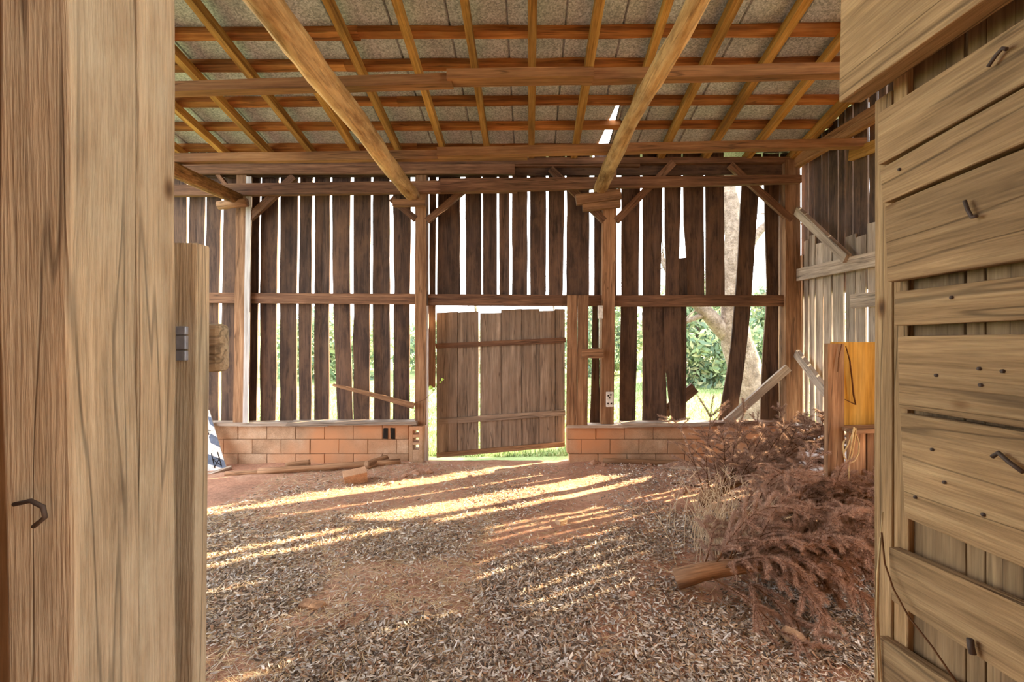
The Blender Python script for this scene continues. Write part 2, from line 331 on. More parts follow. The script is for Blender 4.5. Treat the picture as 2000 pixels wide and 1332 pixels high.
# posts
def post(xt, xb, w, yt, yb, d=.17, mat='post'):
    A = P(xb, yb, WD); B = P(xt, yt, WD); A.y = B.y = WD+d/2; q = px(VX+w, WD)
    return plank('post', A, B, (1, 0, 0), q, q, d, M[mat], wb, wob=.006, n=10)
post(472, 465, 20, 325, 826); post(822, 821, 21, 330, 830); post(1191.5, 1186, 25, 330, 832); post(1548, 1551, 30, 312, 835, d=.2)
# corner face piece, door jamb slat and stile boards
plank('jamb_board', P(843.5, 757, 6.6), P(843.5, 594, 6.6), (1, 0, 0), .1, .1, .03, M['post'], wb)
plank('stile_board', P(1116.5, 832, 6.44), P(1117.5, 577, 6.44), (1, 0, 0), .145, .142, .05, M['post'], wb, n=8, wob=.006)
plank('stile_board', P(1137, 832, 6.44), P(1138.5, 577, 6.44), (1, 0, 0), .14, .15, .05, M['post'], wb, n=8, wob=.008)
plank('sunlit_strip', P(480, 826, 6.47), P(486.5, 345, 6.47), (1, 0, 0), .075, .075, .02, M['pale'], wb, n=10, wob=.004)  # added strip, its pale colour stands in for sunlight on the post's side
plank('sunlit_strip', P(833, 900, 6.5), P(834, 597, 6.5), (1, 0, 0), .05, .035, .02, M['pale'], wb, n=10, wob=.008)  # same painted sunlight beside the post at the door
plank('spacer_block', P(1136, 690.5, 6.4), P(1178, 690, 6.4), (0, 0, 1), .13, .13, .06, M['post'], wb)
# rails
def hb(name, p0, p1, h, d, mat, Y=None, par=wb, **k):
    Y = Y or WD; A = P(*p0, Y); B = P(*p1, Y); A.y = B.y = Y+d/2
    return plank(name, A, B, (0, 0, 1), h[0]*Y/F, h[1]*Y/F, d, M[mat], par, n=10, **k)
hb('rail', (330, 581), (458, 582), (20, 20), .07, 'rail', 6.54); hb('rail', (485, 582), (812, 584), (20, 21), .07, 'rail', 6.53)
hb('rail', (836, 585), (1180, 587), (22, 21), .07, 'rail', 6.53); hb('rail', (1201, 587.5), (1541, 587), (22, 22), .07, 'rail', 6.53)
hb('tie_beam', (300, 372), (1010, 362), (22, 24), .08, 'rail', 6.40, wob=.008); hb('tie_beam', (860, 362), (1566, 349), (27, 16), .07, 'rail', 6.33, wob=.006)
hb('plate', (300, 330), (1005, 330), (18, 19), .06, 'rail', 6.43); hb('plate', (300, 316), (1250, 318), (16, 13), .16, 'rail', 6.5); hb('plate', (1000, 314), (1548, 311.5), (13, 11), .16, 'rail', 6.48)
hb('fascia_board', (990, 330), (1545, 328), (24, 26), .03, 'board', 6.56); hb('fascia_board', (300, 342), (990, 340), (9, 9), .03, 'board', 6.56)
def brace(p0, p1, w, Y=6.5, th=.06, mat='rail', par=wb, **k): return plank('knee_brace', P(*p0, Y), P(*p1, Y), (0, 0, 1), w*Y/F, w*Y/F, th, M[mat], par, **k)
brace((484, 430), (575, 345), 14); brace((812, 428), (765, 388), 13); brace((834, 432), (908, 370), 12); brace((1180, 432), (1075, 330), 13); brace((1203, 432), (1315, 318), 14); brace((1545, 430), (1425, 322), 13); brace((418, 330), (462, 388), 8)
plank('diagonal_brace', P(1417, 826, 6.5), P(1539, 718, 6.5), (0, 0, 1), .11, .11, .05, M['greyw'], wb, jag=.03)
# concrete block base with sill
BZ, BH, BL = .505, .203, .406
def blocks(X0, X1, courses, par, mat, Y0, along='x', off=.0, skip=()):
    for c in range(courses):
        z1 = BZ-c*BH; z0 = z1-BH; x = X0-(BL/2 if (c % 2) else 0)+off
        while x < X1-.02:
            a = max(x, X0); e = min(x+BL, X1); x += BL
            if e-a < .04: continue
            y0 = Y0+random.uniform(-.005, .005); g = .0035
            if along == 'x': boxm('concrete_block', (a+g, y0, z0+g), (e-g, y0+.19, z1-g), M[mat], par, jit=.0015, bevel=.004)
            else: boxm('concrete_block', (y0, a+g, z0+g), (y0+.19, e-g, z1-g), M[mat], par, jit=.0015, bevel=.004)
    if along == 'x': boxm('mortar_core', (X0+.01, Y0+.012, BZ-courses*BH), (X1-.01, Y0+.18, BZ-.01), M['mortar'], par)
    else: boxm('mortar_core', (Y0+.012, X0+.01, BZ-courses*BH), (Y0+.18, X1-.01, BZ-.01), M['mortar'], par)
blocks(-5.4, px(798, WD), 3, wb, 'block', WD, off=.075); blocks(px(1107, WD), px(1560, WD), 2, wb, 'block', WD)
for a in range(8): boxm('concrete_block', (px(1112, WD)+a*BL, WD-.02+random.uniform(0, .015), BZ-3*BH), (px(1112, WD)+a*BL+BL-.008, WD+.17, BZ-2*BH-.004), M['block'], wb, bevel=.004)
# broken open face: dark hollow cores showing in one block
for x in (754, 768): boxm('broken_core', (px(x-5, WD), WD-.008, pz(857, WD)), (px(x+4, WD), WD+.03, pz(836, WD)), M['black'], wb, jit=.006)
# upright block at the door opening with its cores toward the room
ub = empty('upright_block', (px(811, 6.42), 6.45, pz(912, WD)))
ub.parent = wb; ub.matrix_parent_inverse = ORG[wb].inverted()
x0, x1 = px(799, 6.4), px(825, 6.4); zb, zt_ = pz(912, 6.4), pz(833, 6.4)
xa, xb_ = px(806, 6.4), px(818, 6.4); prev = zb
cores = [(pz(874, 6.4)-.1, pz(874, 6.4)), (pz(868, 6.4), pz(858, 6.4)), (pz(851, 6.4), pz(842, 6.4))]
cores = [(pz(879, 6.4), pz(869, 6.4)), (pz(864, 6.4), pz(855, 6.4)), (pz(849, 6.4), pz(841, 6.4))]
boxm('block_side', (x0, 6.4, zb), (xa, 6.6, zt_), M['block'], ub, bevel=.004); boxm('block_side', (xb_, 6.4, zb), (x1, 6.6, zt_), M['block'], ub, bevel=.004)
for lo_, hi_ in cores+[(zt_, zt_)]:
    boxm('block_web', (xa, 6.4, prev), (xb_, 6.6, lo_), M['block'], ub, bevel=.004); prev = hi_
hb('sill_board', (300, 829), (640, 830), (6, 6), .22, 'greyw', 6.42, jag=.02); hb('sill_board', (560, 828.5), (812, 827), (6.5, 6.5), .2, 'greyw', 6.4, jag=.02)
hb('sill_board', (1107, 833.5), (1225, 833), (5, 6), .2, 'greyw', 6.41); hb('sill_board', (1215, 831), (1390, 829), (8, 7), .22, 'greyw', 6.4, jag=.04); hb('sill_board', (1380, 829), (1541, 828), (7, 9), .2, 'rail', 6.41, wob=.012)

# ---------------------------------------------------------------- right wall
RX = 3.87
wr = empty('wall_right', (RX, 4.5, 0), kind='structure')
def roof_z(Y): return 4.27+.2*(6.4-Y)
def rboard(y0, y1, z0, z1, X, mat, taper=0, **k):
    c = (y0+y1)/2; w = y1-y0
    return plank('board', (X, c, z0), (X, c+random.uniform(-.012, .012), z1), (0, 1, 0), w-taper, w, .022, M[mat], wr, n=8, wob=.008, **k)
y = 6.66; up = [6.62, 6.44, 6.3, 6.14, 6.0, 5.82, 5.68, 5.55, 5.42, 5.3, 5.16, 5.02, 4.86]
while up[-1] > 2.2: up.append(up[-1]-random.uniform(.14, .24))
for a, b_ in zip(up[:-1], up[1:]):
    g = random.choice([.008, .012, .018, .03]) if a > 4.9 else (.03 if random.random() < .2 else .004); rboard(b_+g/2, a-g/2, pz(500, 6.0)-.5, roof_z((a+b_)/2)+.14, RX+.03, 'board', jag=.03)
lo = [6.62, 6.5, 6.38, 6.24, 6.06, 5.88, 5.65, 5.465, 5.28, 5.12, 4.95]
while lo[-1] > 2.2: lo.append(lo[-1]-random.uniform(.15, .22))
for a, b_ in zip(lo[:-1], lo[1:]): rboard(b_+(.008 if a > 4.9 else .002), a-(.008 if a > 4.9 else .002), .5, random.uniform(2.78, 3.15), RX, 'greyw', taper=random.uniform(.025, .05) if a > 4.9 else (.03 if random.random() < .25 else .0), jag=.01)
def rbeam(name, p0, p1, h, th, X=3.76, mat='greyw', **k):
    return plank(name, side(*p0, X), side(*p1, X), (0, 0, 1), h[0], h[1], th, M[mat], wr, **k)
rbeam('rail', (1559, 537), (1752, 497), (.165, .165), .05); rbeam('rail', (1664, 589), (1752, 579), (.16, .16), .05, 3.8)
rbeam('knee_brace', (1557, 412), (1655, 505), (.11, .11), .06, 3.72); rbeam('diagonal_brace', (1556, 690), (1640, 800), (.11, .11), .06, 3.74)
rbeam('top_plate', (1556, 316), (1752, 196), (.17, .17), .08, 3.76, 'tier')
rbeam('short_rail', (1662, 304), (1752, 268), (.12, .12), .06, 3.8, 'rafter')
blocks(2.4, 6.46, 3, wr, 'wblock', RX-.14, 'y'); plank('sill_board', (RX-.06, 2.4, BZ+.018), (RX-.06, 6.46, BZ+.018), (1, 0, 0), .2, .2, .035, M['wpaint'], wr)

# ---------------------------------------------------------------- roof
ce = empty('ceiling', (0, 4, 4.3), kind='structure')  # rafters and sheets run on unseen behind the camera to darken the foreground
RXS = [(1038+q*87.3-VX)*6.3/F for q in range(-9, 7)]
for i, x in enumerate(RXS):
    j = random.uniform(-.015, .015); w = random.choice([.07, .075, .085])
    if x > 3.9: continue
    plank('rafter', (x+j, 6.95, roof_z(6.95)+.05), (x-j, -3, roof_z(-3)+.05), (1, 0, 0), w, w, .1, M['rafter'], ce, n=10, wob=.006)
plank('rafter', (3.72, 6.9, roof_z(6.9)+.05), (3.72, .9, roof_z(.9)+.05), (1, 0, 0), .06, .06, .12, M['rafter'], ce)
for d, sk in ((6.85, .0), (6.44, .02), (5.95, .06), (5.5, .06), (4.95, .06), (4.53, .08), (4.05, .05), (3.5, .05), (2.95, 0), (2.4, 0), (1.85, 0), (1.3, 0)):
    for xa, xe in ((-6, -1.9+random.uniform(-.4, .4)), (None, 1.2+random.uniform(-.4, .4)), (None, 4.05)):
        if xa is None: xa = px_
        px_ = xe; yA = d+sk*.5-(xa)*sk*.1; yB = d+sk*.5-(xe)*sk*.1
        plank('purlin', (xa, yA, roof_z(yA)+.135), (xe, yB, roof_z(yB)+.135), (0, 1, -.2), .09+random.uniform(-.01, .02), .09+random.uniform(-.01, .02), .07, M['purlin'], ce, n=10, wob=.016, bow=.006)
# sheets, crimped along the slope
SW = .57; S0 = -.277
def sheet(xa, xe, ya, ye, lift=0, cut=None):
    pr = [(0, 0), (.014, .03), (.028, 0), (.042, .0), (.056, .03), (.07, 0)]; w = xe-xa
    xsn = [(xa+a, b_) for a, b_ in pr]+[(xe, 0.002), (xe+.03, .004)]
    n = 8; v = []; f = []
    for i in range(n+1):
        yy = ya+(ye-ya)*i/n
        for a, h in xsn: v.append((a-xa, yy-ya, roof_z(yy)-roof_z(ya)+h+.006*mnoise.noise(Vector((a*2, yy*1.5, 4)))+lift*(1-i/n)))
    k = len(xsn)
    for i in range(n):
        for q in range(k-1): f.append((i*k+q, i*k+q+1, (i+1)*k+q+1, (i+1)*k+q))
    if cut: v, f = cut(v, f, k, n)
    o = link('metal_sheet', mesh('metal_sheet', v, f), M['metal'], ce, Matrix.Translation((xa, ya, roof_z(ya)+.172)))
    so_ = o.modifiers.new('thick', 'SOLIDIFY'); so_.thickness = .0015; so_.offset = 1
    return o
x = S0-SW*10
while x < 4.0:
    if abs(x-(S0+SW*2)) < .01:   # torn sheet: the lower half is split off in a long wedge
        sheet(x, x+SW, 5.62, -3.1, .004)
        o = sheet(x+.235, x+SW, 6.98, 5.5, -.003)
        v = [(0, 0, 0), (.10, 0, 0), (.22, 1.36, -.272), (0, 1.36, -.272)]
        v = [(0, 6.98, roof_z(6.98)), (.02, 6.98, roof_z(6.98)), (.215, 5.55, roof_z(5.55)), (0, 5.55, roof_z(5.55))]
        o = link('metal_sheet', mesh('metal_sheet', [(a, b_-6.98, c-roof_z(6.98)) for a, b_, c in v], [(0, 1, 2, 3)]), M['metal'], ce, Matrix.Translation((x, 6.98, roof_z(6.98)+.179)))
    else: sheet(x, min(x+SW, 4.08), 6.98, -3.1)
    x += SW
# ---------------------------------------------------------------- poles and beams lying over the bays
def joist(p_far, p_near, r_, label, mat='pole', wob=.22, n=18, curve=.03):
    A, B = Vector(p_far), Vector(p_near); pts = []; rad = []
    for i in range(n+1):
        t = i/n; pts.append(A.lerp(B, t)+Vector((wv(t*3, A.x+3, 1.2)*curve, 0, wv(t*3, A.x+8, 1.2)*curve*.7))); rad.append((r_[0]+(r_[1]-r_[0])*t)*(1+.08*wv(t*9, A.x)))
    o = tubeobj('log_joist', pts, rad, M[mat], None, 14, wob, label=label, category='log', group='log joists over the bays') if False else tubeobj('log_joist', pts, rad, M[mat], None, 14, wob)
    return tag(o, label, 'log', 'log joists over the bays')
joist((-1.6, 6.36, 3.68), (-1.5, 1.4, 3.68), (.095, .1), 'thick peeled log joist resting above the post left of the plank door')
joist((.96, 6.38, 3.78), (.985, 1.4, 3.80), (.09, .06), 'slimmer bark-flecked log joist tapering toward the viewer, above the post right of the plank door', curve=.06)
joist((-4.06, 6.38, 3.66), (-4.3, 1.4, 3.72), (.085, .1), 'rough barked log joist at far left, running out behind the doorway post', 'bark')
def arm(name, p0, p1, h, label, Y=6.3, th=.09):
    return tag(plank(name, P(*p0, Y), P(*p1, Y), (0, 0, 1), h*Y/F, h*Y/F, th, M['post']), label, 'bracket', 'wooden brackets under the log joists')
arm('wooden_bracket', (768, 397.5), (832, 397), 12, 'short board bracket nailed to the post left of the plank door, under a log end')
tag(tubeobj('wooden_bracket', [P(427, 402, 6.34), P(455, 398, 6.34), P(482, 395, 6.34)], [.06, .062, .06], M['post'], None, 10, .2), 'round log stub bracket on the leftmost wall post under the barked log', 'bracket', 'wooden brackets under the log joists')
arm('wooden_bracket', (1125, 391), (1212, 380), 19, 'upper of two stacked board brackets on the post right of the plank door', 6.29)
arm('wooden_bracket', (1138, 406), (1211, 399), 13, 'lower of two stacked board brackets on the post right of the plank door', 6.33)
def tier(p0, p1, h, Y, label, dep=.1, mat='tier'):
    A, B = P(*p0, Y), P(*p1, Y); A.y = B.y = Y+dep/2
    return tag(plank('tier_beam', A, B, (0, 0, 1), h*Y/F, h*Y/F, dep, M[mat], n=10, wob=.006), label, 'beam', 'sawn beams laid across the log joists')
tier((200, 172), (882, 152), 20, 3.9, 'sawn beam across the upper left of the roof, dark face, crossing the thick log', .1)
tier((872, 143), (1160, 139), 19, 3.86, 'short sawn splice beam at the top centre with a broad orange underside', .14)
tier((1140, 144), (1900, 126), 22, 3.92, 'sawn beam across the upper right of the roof behind the slim log', .1)
tier((200, 309), (1030, 299), 17, 5.3, 'long sawn beam just above the left of the far wall with a pale underside', .09)
tier((853, 296), (1694, 277), 17, 5.2, 'long sawn beam just above the right of the far wall, free end near the gable wall', .09)

# ---------------------------------------------------------------- plank door hanging in the far wall
DY = 6.76
d1 = empty('door_1', P(978, 892, DY), kind='structure')
def dq(x, top, bot, xr, topr, botr, Y=DY, th=.026, mat='dwood', name='plank'):
    A = P((x+xr)/2, (bot+botr)/2, Y); B = P((x+xr)/2, (top+topr)/2, Y); w = (xr-x)*Y/F
    o = plank(name, A, B, (1, 0, 0), w, w, th, M[mat], d1, n=4, wob=.001); me = o.data
    k = len(me.vertices)//4
    for i in range(k):
        t = i/(k-1); s_ = ((botr-bot)/2*(1-t)+(topr-top)/2*t)*Y/F
        for q, sg in ((0, 1), (1, -1), (2, -1), (3, 1)): me.vertices[i*4+q].co.z += sg*s_
    return o
def lerp(a, b_, t): return a+(b_-a)*t
DT = lambda x: lerp(612, 603, (x-853)/250); DB = lambda x: lerp(894, 872, (x-853)/250)
for x0_, x1_ in ((853, 894.6), (893.6, 934.5), (938, 979.6), (978.6, 1019.6), (1018.6, 1053.6), (1052.6, 1084.6), (1083.6, 1103)):
    e = random.uniform(-3, 3); dq(x0_, DT(x0_)+e, DB(x0_), x1_, DT(x1_)+e+random.uniform(-1, 1), DB(x1_))
def batten(p0, p1, h, name='batten', th=.03, mat='rail'):
    return plank(name, P(*p0, DY-.03), P(*p1, DY-.03), (0, 0, 1), h*DY/F, h*DY/F, th, M[mat], d1, n=6)
batten((851, 676), (1105, 664), 10); batten((858, 823), (1104, 806), 11, mat='dwood'); batten((853, 889), (1103, 867), 9, mat='post')

# ---------------------------------------------------------------- doorway at the front: left jamb, open door on the right
wf = empty('wall_front', (-.8, .8, 0), kind='structure')
def vbox(name, x0_, x1_, y0_, y1_, z0_, z1_, mat, par, lean=0, **k):
    c = ((x0_+x1_)/2, (y0_+y1_)/2)
    return plank(name, (c[0]+lean, c[1], z0_), (c[0]-lean, c[1], z1_), (1, 0, 0), x1_-x0_, x1_-x0_, y1_-y0_, M[mat], par, **k)
vbox('door_post', -.828, -.72, .722, .846, 0, 2.9, 'jamb', wf, .012, n=30, wob=.01, bow=.006, bevel=.006)
vbox('jamb_board', -.80, -.7265, .857, .946, 0, 2.9, 'jamb', wf, .001, n=30, wob=.008, bow=.004, bevel=.005)
for i in range(27): vbox('board', -1.02-i*.19, -.835-i*.19, .80, .825, 0, 5.3, 'nearv', wf, n=8)  # unseen boards past the doorway, added to shut out light from the front
for i in range(16): vbox('board', 1.02+i*.19, 1.205+i*.19, .60, .625, 0, 5.3, 'nearv', wf, n=8)
for i in range(10): vbox('board', -.83+i*.19, -.645+i*.19, .66, .685, 2.92, 5.3, 'nearv', wf, n=4)
wl = empty('wall_left_blocker', (-6, -1, 0), kind='structure')  # unseen aisle end, added to keep light off the post's front face
for i in range(20): plank('board', (-6, -2.9+i*.19, 0), (-6, -2.9+i*.19, 5.6), (0, 1, 0), .18, .18, .025, M['board'], wl, n=3)
wa = empty('wall_aisle_blocker', (0, -2.3, 0), kind='structure')  # unseen wall added behind the camera to cut the light on the doorway
for i in range(52): vbox('board', -6+i*.195, -5.812+i*.195, -2.32, -2.295, 0, 5.9, 'board', wa, n=4)
# bent nail driven in the post front and one on the jamb face
tubeobj('nail', [P(28, 985, .72), P(60, 978, .70), P(84, 990, .695), P(88, 1010, .7), P(66, 1028, .715)], [.0035]*5, M['nail'], wf, 8)

g = empty('stall_gate', (-.9, 1.17, .02)); tag(g, 'tall weathered plank gate edge standing open behind the left doorway post, metal band around it', 'gate')
vbox('edge_stile', -1.0, -.838, 1.15, 1.198, .02, 1.985, 'jamb', g, -.006, n=20, wob=.006, bevel=.005)
for i in range(4): vbox('gate_board', -1.16-i*.16, -1.004-i*.16, 1.155, 1.18, .03, 1.97, 'nearv', g, n=6)
for z0_, z1_ in ((1.69, 1.715), (1.717, 1.752), (1.754, 1.775)):
    boxm('metal_band', (-1.1, 1.138, z0_), (-.852, 1.151, z1_), M['zinc'], g, bevel=.002)
lb = plank('latch_board', P(300, 681, 1.23), P(441, 680, 1.23), (0, 0, 1), .132, .128, .045, M['jamb'], g, n=14, wob=.004, bevel=.018)
# ---------- right-hand door
NX = .87
d2 = empty('door_2', (.9, 1.0, 0), kind='structure')
def nb(name, x0_, yt0, yb0, yt1, yb1, mat='near', X=NX, th=.028, xr=2000, ext=True, **k):
    """board on the door face from its far end (x0_) towards the viewer (xr); y top/bottom at both ends"""
    a, b_ = side(x0_, yt0, X), side(x0_, yb0, X); c, e = side(xr, yt1, X), side(xr, yb1, X)
    A = (a+b_)/2; B = (c+e)/2; w0 = (a-b_).length; w1 = (c-e).length
    if ext: dl = (B-A); B2 = B+dl*.9; w1 = w1+(w1-w0)*.9*.3; B = B2
    A.x += th/2; B.x += th/2
    return plank(name, A, B, (0, 0, 1), w0, w1, th, M[mat], d2, n=16, wob=.004, jag=.003, bevel=.004, **k)
B8 = [(1713, 222, 323, 39, 160), (1720, 329, 399, 166, 281), (1730, 402, 550, 284, 508), (1745, 571, 634, 539, 625), (1754, 657, 796, 657, 833), (1761, 806, 1008, 843, 1109), (1738, 1068, 1172, 1182, 1345), (1720, 1244, 1420, 1428, 1700)]
for q in B8: nb('plank', *q)
nb('head_plank', 1641, -160, 198, -620, -62, X=.80, th=.06)
# stile at the free edge and the upright boards behind
def nv(name, xa, xb_, X, mat='nearv', th=.03, z0_=.03, z1_=2.5):
    ya, yb_ = F*X/(xa-VX), F*X/(xb_-VX)
    return plank(name, (X+th/2, (ya+yb_)/2, z0_), (X+th/2, (ya+yb_)/2, z1_), (0, 1, 0), abs(ya-yb_), abs(ya-yb_), th, M[mat], d2, n=16, wob=.004, bevel=.003)
nv('stile', 1708, 1742, .895, 'near', .045, z1_=2.36); nv('stile', 1744.5, 1772, .9, 'near', .035)
for a, b_ in ((1774, 1884), (1887, 1925), (1926, 2030), (2033, 2200), (2205, 2450)): nv('upright_board', a, b_, .915)
def nailhead(x, y, r_=.0045, X=NX): 
    p = side(x, y, X); tubeobj('nail', [p+Vector((.01, 0, 0)), p-Vector((.004, 0, 0))], [r_, r_*.8], M['nail'], d2, 8)
for q in ((1758, 331), (1860, 581), (1914, 720), (1917, 752), (1830, 733), (1822, 878), (1846, 942), (1789, 971), (1922, 1005), (1960, 725)): nailhead(*q)
def bent(pts, r_, X): 
    tubeobj('bent_nail', [side(x, y, X-.012) for x, y in pts], [r_]*len(pts), M['nail'], d2, 8)
bent([(1884, 392), (1890, 410), (1898, 424), (1908, 422)], .0035, NX); bent([(1930, 130), (1945, 108), (1958, 94), (1966, 96)], .0035, NX)
bent([(1938, 892), (1950, 884), (1970, 902), (1998, 922)], .004, NX); bent([(1895, 1248), (1896, 1262), (1900, 1278)], .006, NX)

# ---------------------------------------------------------------- stall divider with a yellow panel
sd = empty('stall_divider', (2.4, 3.65, 0)); tag(sd, 'low stall divider with tan post and yellow panel beside the right-hand door', 'partition')
c = (px(1618, 3.6)+px(1650, 3.6))/2
plank('post', (c, 3.63, 0), (c+.0, 3.63, pz(671, 3.6)), (1, 0, 0), .128, .128, .05, M['post'], sd, n=10)
plank('panel', (2.86, 3.69, 1.0), (2.86, 3.69, pz(668, 3.69)), (1, 0, 0), .9, .9, .02, M['yellow'], sd)
plank('ledge', (2.44, 3.56, 1.03), (3.3, 3.56, 1.06), (0, 1, 0), .17, .17, .03, M['post'], sd, wob=.015)
for a, b_ in ((2.47, 2.60), (2.612, 2.66), (2.675, 2.84), (2.85, 3.05), (3.06, 3.28)):
    plank('board', ((a+b_)/2, 3.58, .02), ((a+b_)/2, 3.58, 1.01), (1, 0, 0), b_-a, b_-a, .025, M['post'], sd)
tubeobj('dry_vine', [P(1644, 672, 3.58), P(1638, 700, 3.58), P(1636, 726, 3.58)], [.004, .005, .003], M['vine'], sd, 6)
tubeobj('dry_vine', [P(1652, 676, 3.64), P(1660, 705, 3.64), P(1664, 740, 3.64), P(1667, 770, 3.64), P(1671, 790, 3.64), P(1650, 780, 3.6)], [.004, .006, .006, .007, .006, .003], M['vine'], sd, 6)
ro = empty('rope_coil', P(1668, 840, 3.46)); tag(ro, 'coil of pale twine hanging from the stall divider', 'rope')
def rp(pts, r_=.0055): tubeobj('strand', [P(x, y, 3.46+random.uniform(-.01, .01)) for x, y in pts], [r_]*len(pts), M['rope'], ro, 6)
rp([(1670, 836), (1658, 865), (1648, 885), (1647, 868), (1649, 860)]); rp([(1668, 834), (1664, 860), (1660, 885), (1657, 903), (1649, 893), (1646, 872), (1648, 862)])
rp([(1672, 848), (1678, 866), (1677, 885), (1669, 900), (1659, 905), (1652, 900)]); rp([(1672, 836), (1668, 866), (1665, 885), (1660, 902)])
rp([(1658, 905), (1658, 940), (1661, 975), (1657, 1010), (1655, 1030)], .003)

# ---------------------------------------------------------------- loose things on the wall
sl_ = tag(plank('broken_slat', P(651, 751, 6.5), P(809, 792, 6.42), (0, 0, 1), .03, .085, .03, M['post'], n=10, wob=.012), 'broken slat slanting down across the lower boards left of the plank door', 'slat')
tag(plank('scrap_board', P(1298, 806, 6.75), P(1357, 757, 6.75), (0, 0, 1), .16, .16, .03, M['board']), 'short dark scrap board poking out behind the boards in the open gap', 'board')
sw = empty('outlet_box', P(1190.5, 780, 6.45)); tag(sw, 'small pale electrical outlet plate low on the post right of the plank door', 'outlet')
boxm('plate', P(1184, 795, 6.455), P(1198, 765, 6.478), M['white'], sw, bevel=.006)
for q in ((1188, 773), (1193, 771), (1190.5, 777), (1187.5, 788), (1194, 788)): boxm('socket_hole', P(q[0]-1.2, q[1]+1.6, 6.447), P(q[0]+1.2, q[1]-1.6, 6.46), M['black'], sw)
bx_ = empty('junction_box', P(1172, 612, 6.45)); tag(bx_, 'small white conduit box on thin pipe beside the post near the rail', 'junction box')
boxm('box', P(1168, 622, 6.43), P(1177, 597, 6.47), M['white'], bx_, bevel=.004); tubeobj('conduit', [P(1170.5, 680, 6.46), P(1171.5, 621, 6.46)], [.011, .011], M['white'], bx_, 8)
vn = empty('vine_sprig', P(830, 796, 6.4)); tag(vn, 'thin vine sprig with fresh green leaves reaching across the door opening', 'vine')
tubeobj('stem', [P(812, 787, 6.38), P(830, 780, 6.36), P(845, 766, 6.36), P(855, 752, 6.36), P(862, 744, 6.36)], [.004, .004, .0035, .003, .002], M['vine'], vn, 6)
for q in ((864, 741, .02), (841, 757, .028), (860, 746, .014), (846, 762, .018)):
    c = P(q[0], q[1], 6.355); r_ = q[2]
    v = [c+Vector((math.cos(a)*r_*(1+.2*math.cos(3*a)), .006*math.cos(2*a), math.sin(a)*r_)) for a in np.linspace(0, 6.28, 11)[:-1]]+[c+Vector((0, -.004, 0))]
    link('leaf', mesh('leaf', v, [(i, (i+1) % 10, 10) for i in range(10)]), M['leafg'], vn)

# striped board leaning at the left
sb_ = empty('striped_board', P(420, 925, 6.2)); tag(sb_, 'narrow tapering board painted in slate and white diagonal stripes leaning at the block wall', 'board')
bl, br, tl, tr = P(384, 930, 6.1), P(443, 917, 6.2), P(388, 808, 6.38), P(408, 800, 6.42)
tA = (tl+tr)/2; bA = (bl+br)/2; wdv = (br-bl).normalized(); nv_ = wdv.cross((tA-bA).normalized()).normalized()
if nv_.y > 0: nv_ = -nv_
def bil(u, t): return bl.lerp(br, u).lerp(tl.lerp(tr, u), t)
def slab(name, quad, mat, th=.022, off=0):
    a = [p+nv_*off for p in quad]; c = [p-nv_*th for p in a]; v = a+c; k = len(a)
    link(name, mesh(name, v, [tuple(range(k)), tuple(range(2*k-1, k-1, -1))]+[(i, k+i, k+(i+1) % k, (i+1) % k) for i in range(k)]), mat, sb_)
slab('board', [bil(0, 0), bil(1, 0), bil(1, 1), bil(0, 1)], M['wpaint'])
for t0 in (-.02, .36, .70):
    slab('painted_stripe', [bil(0, max(0, t0+.26)), bil(1, max(0, t0)), bil(1, t0+.17), bil(0, min(1, t0+.43))], M['slate'], .0015, .0015)
mk = lambda a, b_: tubeobj('painted_mark', [bil(*a)+nv_*.003, bil(*b_)+nv_*.003], [.0045, .0045], M['black'], sb_, 5)
mk((.62, .06), (.58, .30)); mk((.86, .06), (.84, .30)); mk((.62, .08), (.86, .2)); mk((.86, .08), (.6, .2)); mk((.58, .2), (.88, .2)); mk((.3, .72), (.75, .66)); mk((.5, .78), (.62, .6))
tag(plank('floor_scrap', P(402, 929, 5.95), P(452, 912, 6.2), (0, 1, .1), .1, .06, .03, M['greyw']), 'grey scrap of wood on the dirt at the foot of the striped board', 'board')

# poles, bricks and rubble on the floor
def gpole(x0_, y0_, x1_, y1_, r_, label, mat='post', cat='pole', name='wooden_pole', grp='loose poles on the dirt floor'):
    def gp(x, y):
        d = F*CZ/(y-VY); d = min(d, 6.36); p = P(x, y, d); p.z = fh(p.x, p.y)+r_*.75; return p
    A, B = gp(x0_, y0_), gp(x1_, y1_); n = 8; pts = []
    for i in range(n+1):
        p = A.lerp(B, i/n); p.z = max(p.z, fh(p.x, p.y)+r_*.6); pts.append(p)
    return tag(tubeobj(name, pts, [r_*(1+.1*wv(i, x0_)) for i in range(n+1)], M[mat], None, 10, .12), label, cat, grp)
gpole(505, 922, 782, 910, .04, 'longer reddish pole lying on the dirt before the left block wall')
gpole(440, 925, 660, 915, .03, 'thin pole on the dirt nearest the striped board')
gpole(557, 917, 606, 911, .065, 'short cut log with pale round end by the left block wall', cat='log', name='cut_log')
gpole(716, 916, 755, 905, .06, 'short pale stick end propped near the upright block')
gpole(1178, 905, 1372, 907, .04, 'long pale pole along the foot of the right block wall')
gpole(1285, 912, 1385, 916, .028, 'thin pale pole in front of the long pole at right', 'greyw')
gpole(1340, 918, 1400, 928, .03, 'greyish stick near the back of the dead trees', 'greyw')
gpole(1312, 943, 1372, 950, .012, 'thin dark twig on the floor left of the dead trees', 'rail', 'twig', 'dry_twig', None)
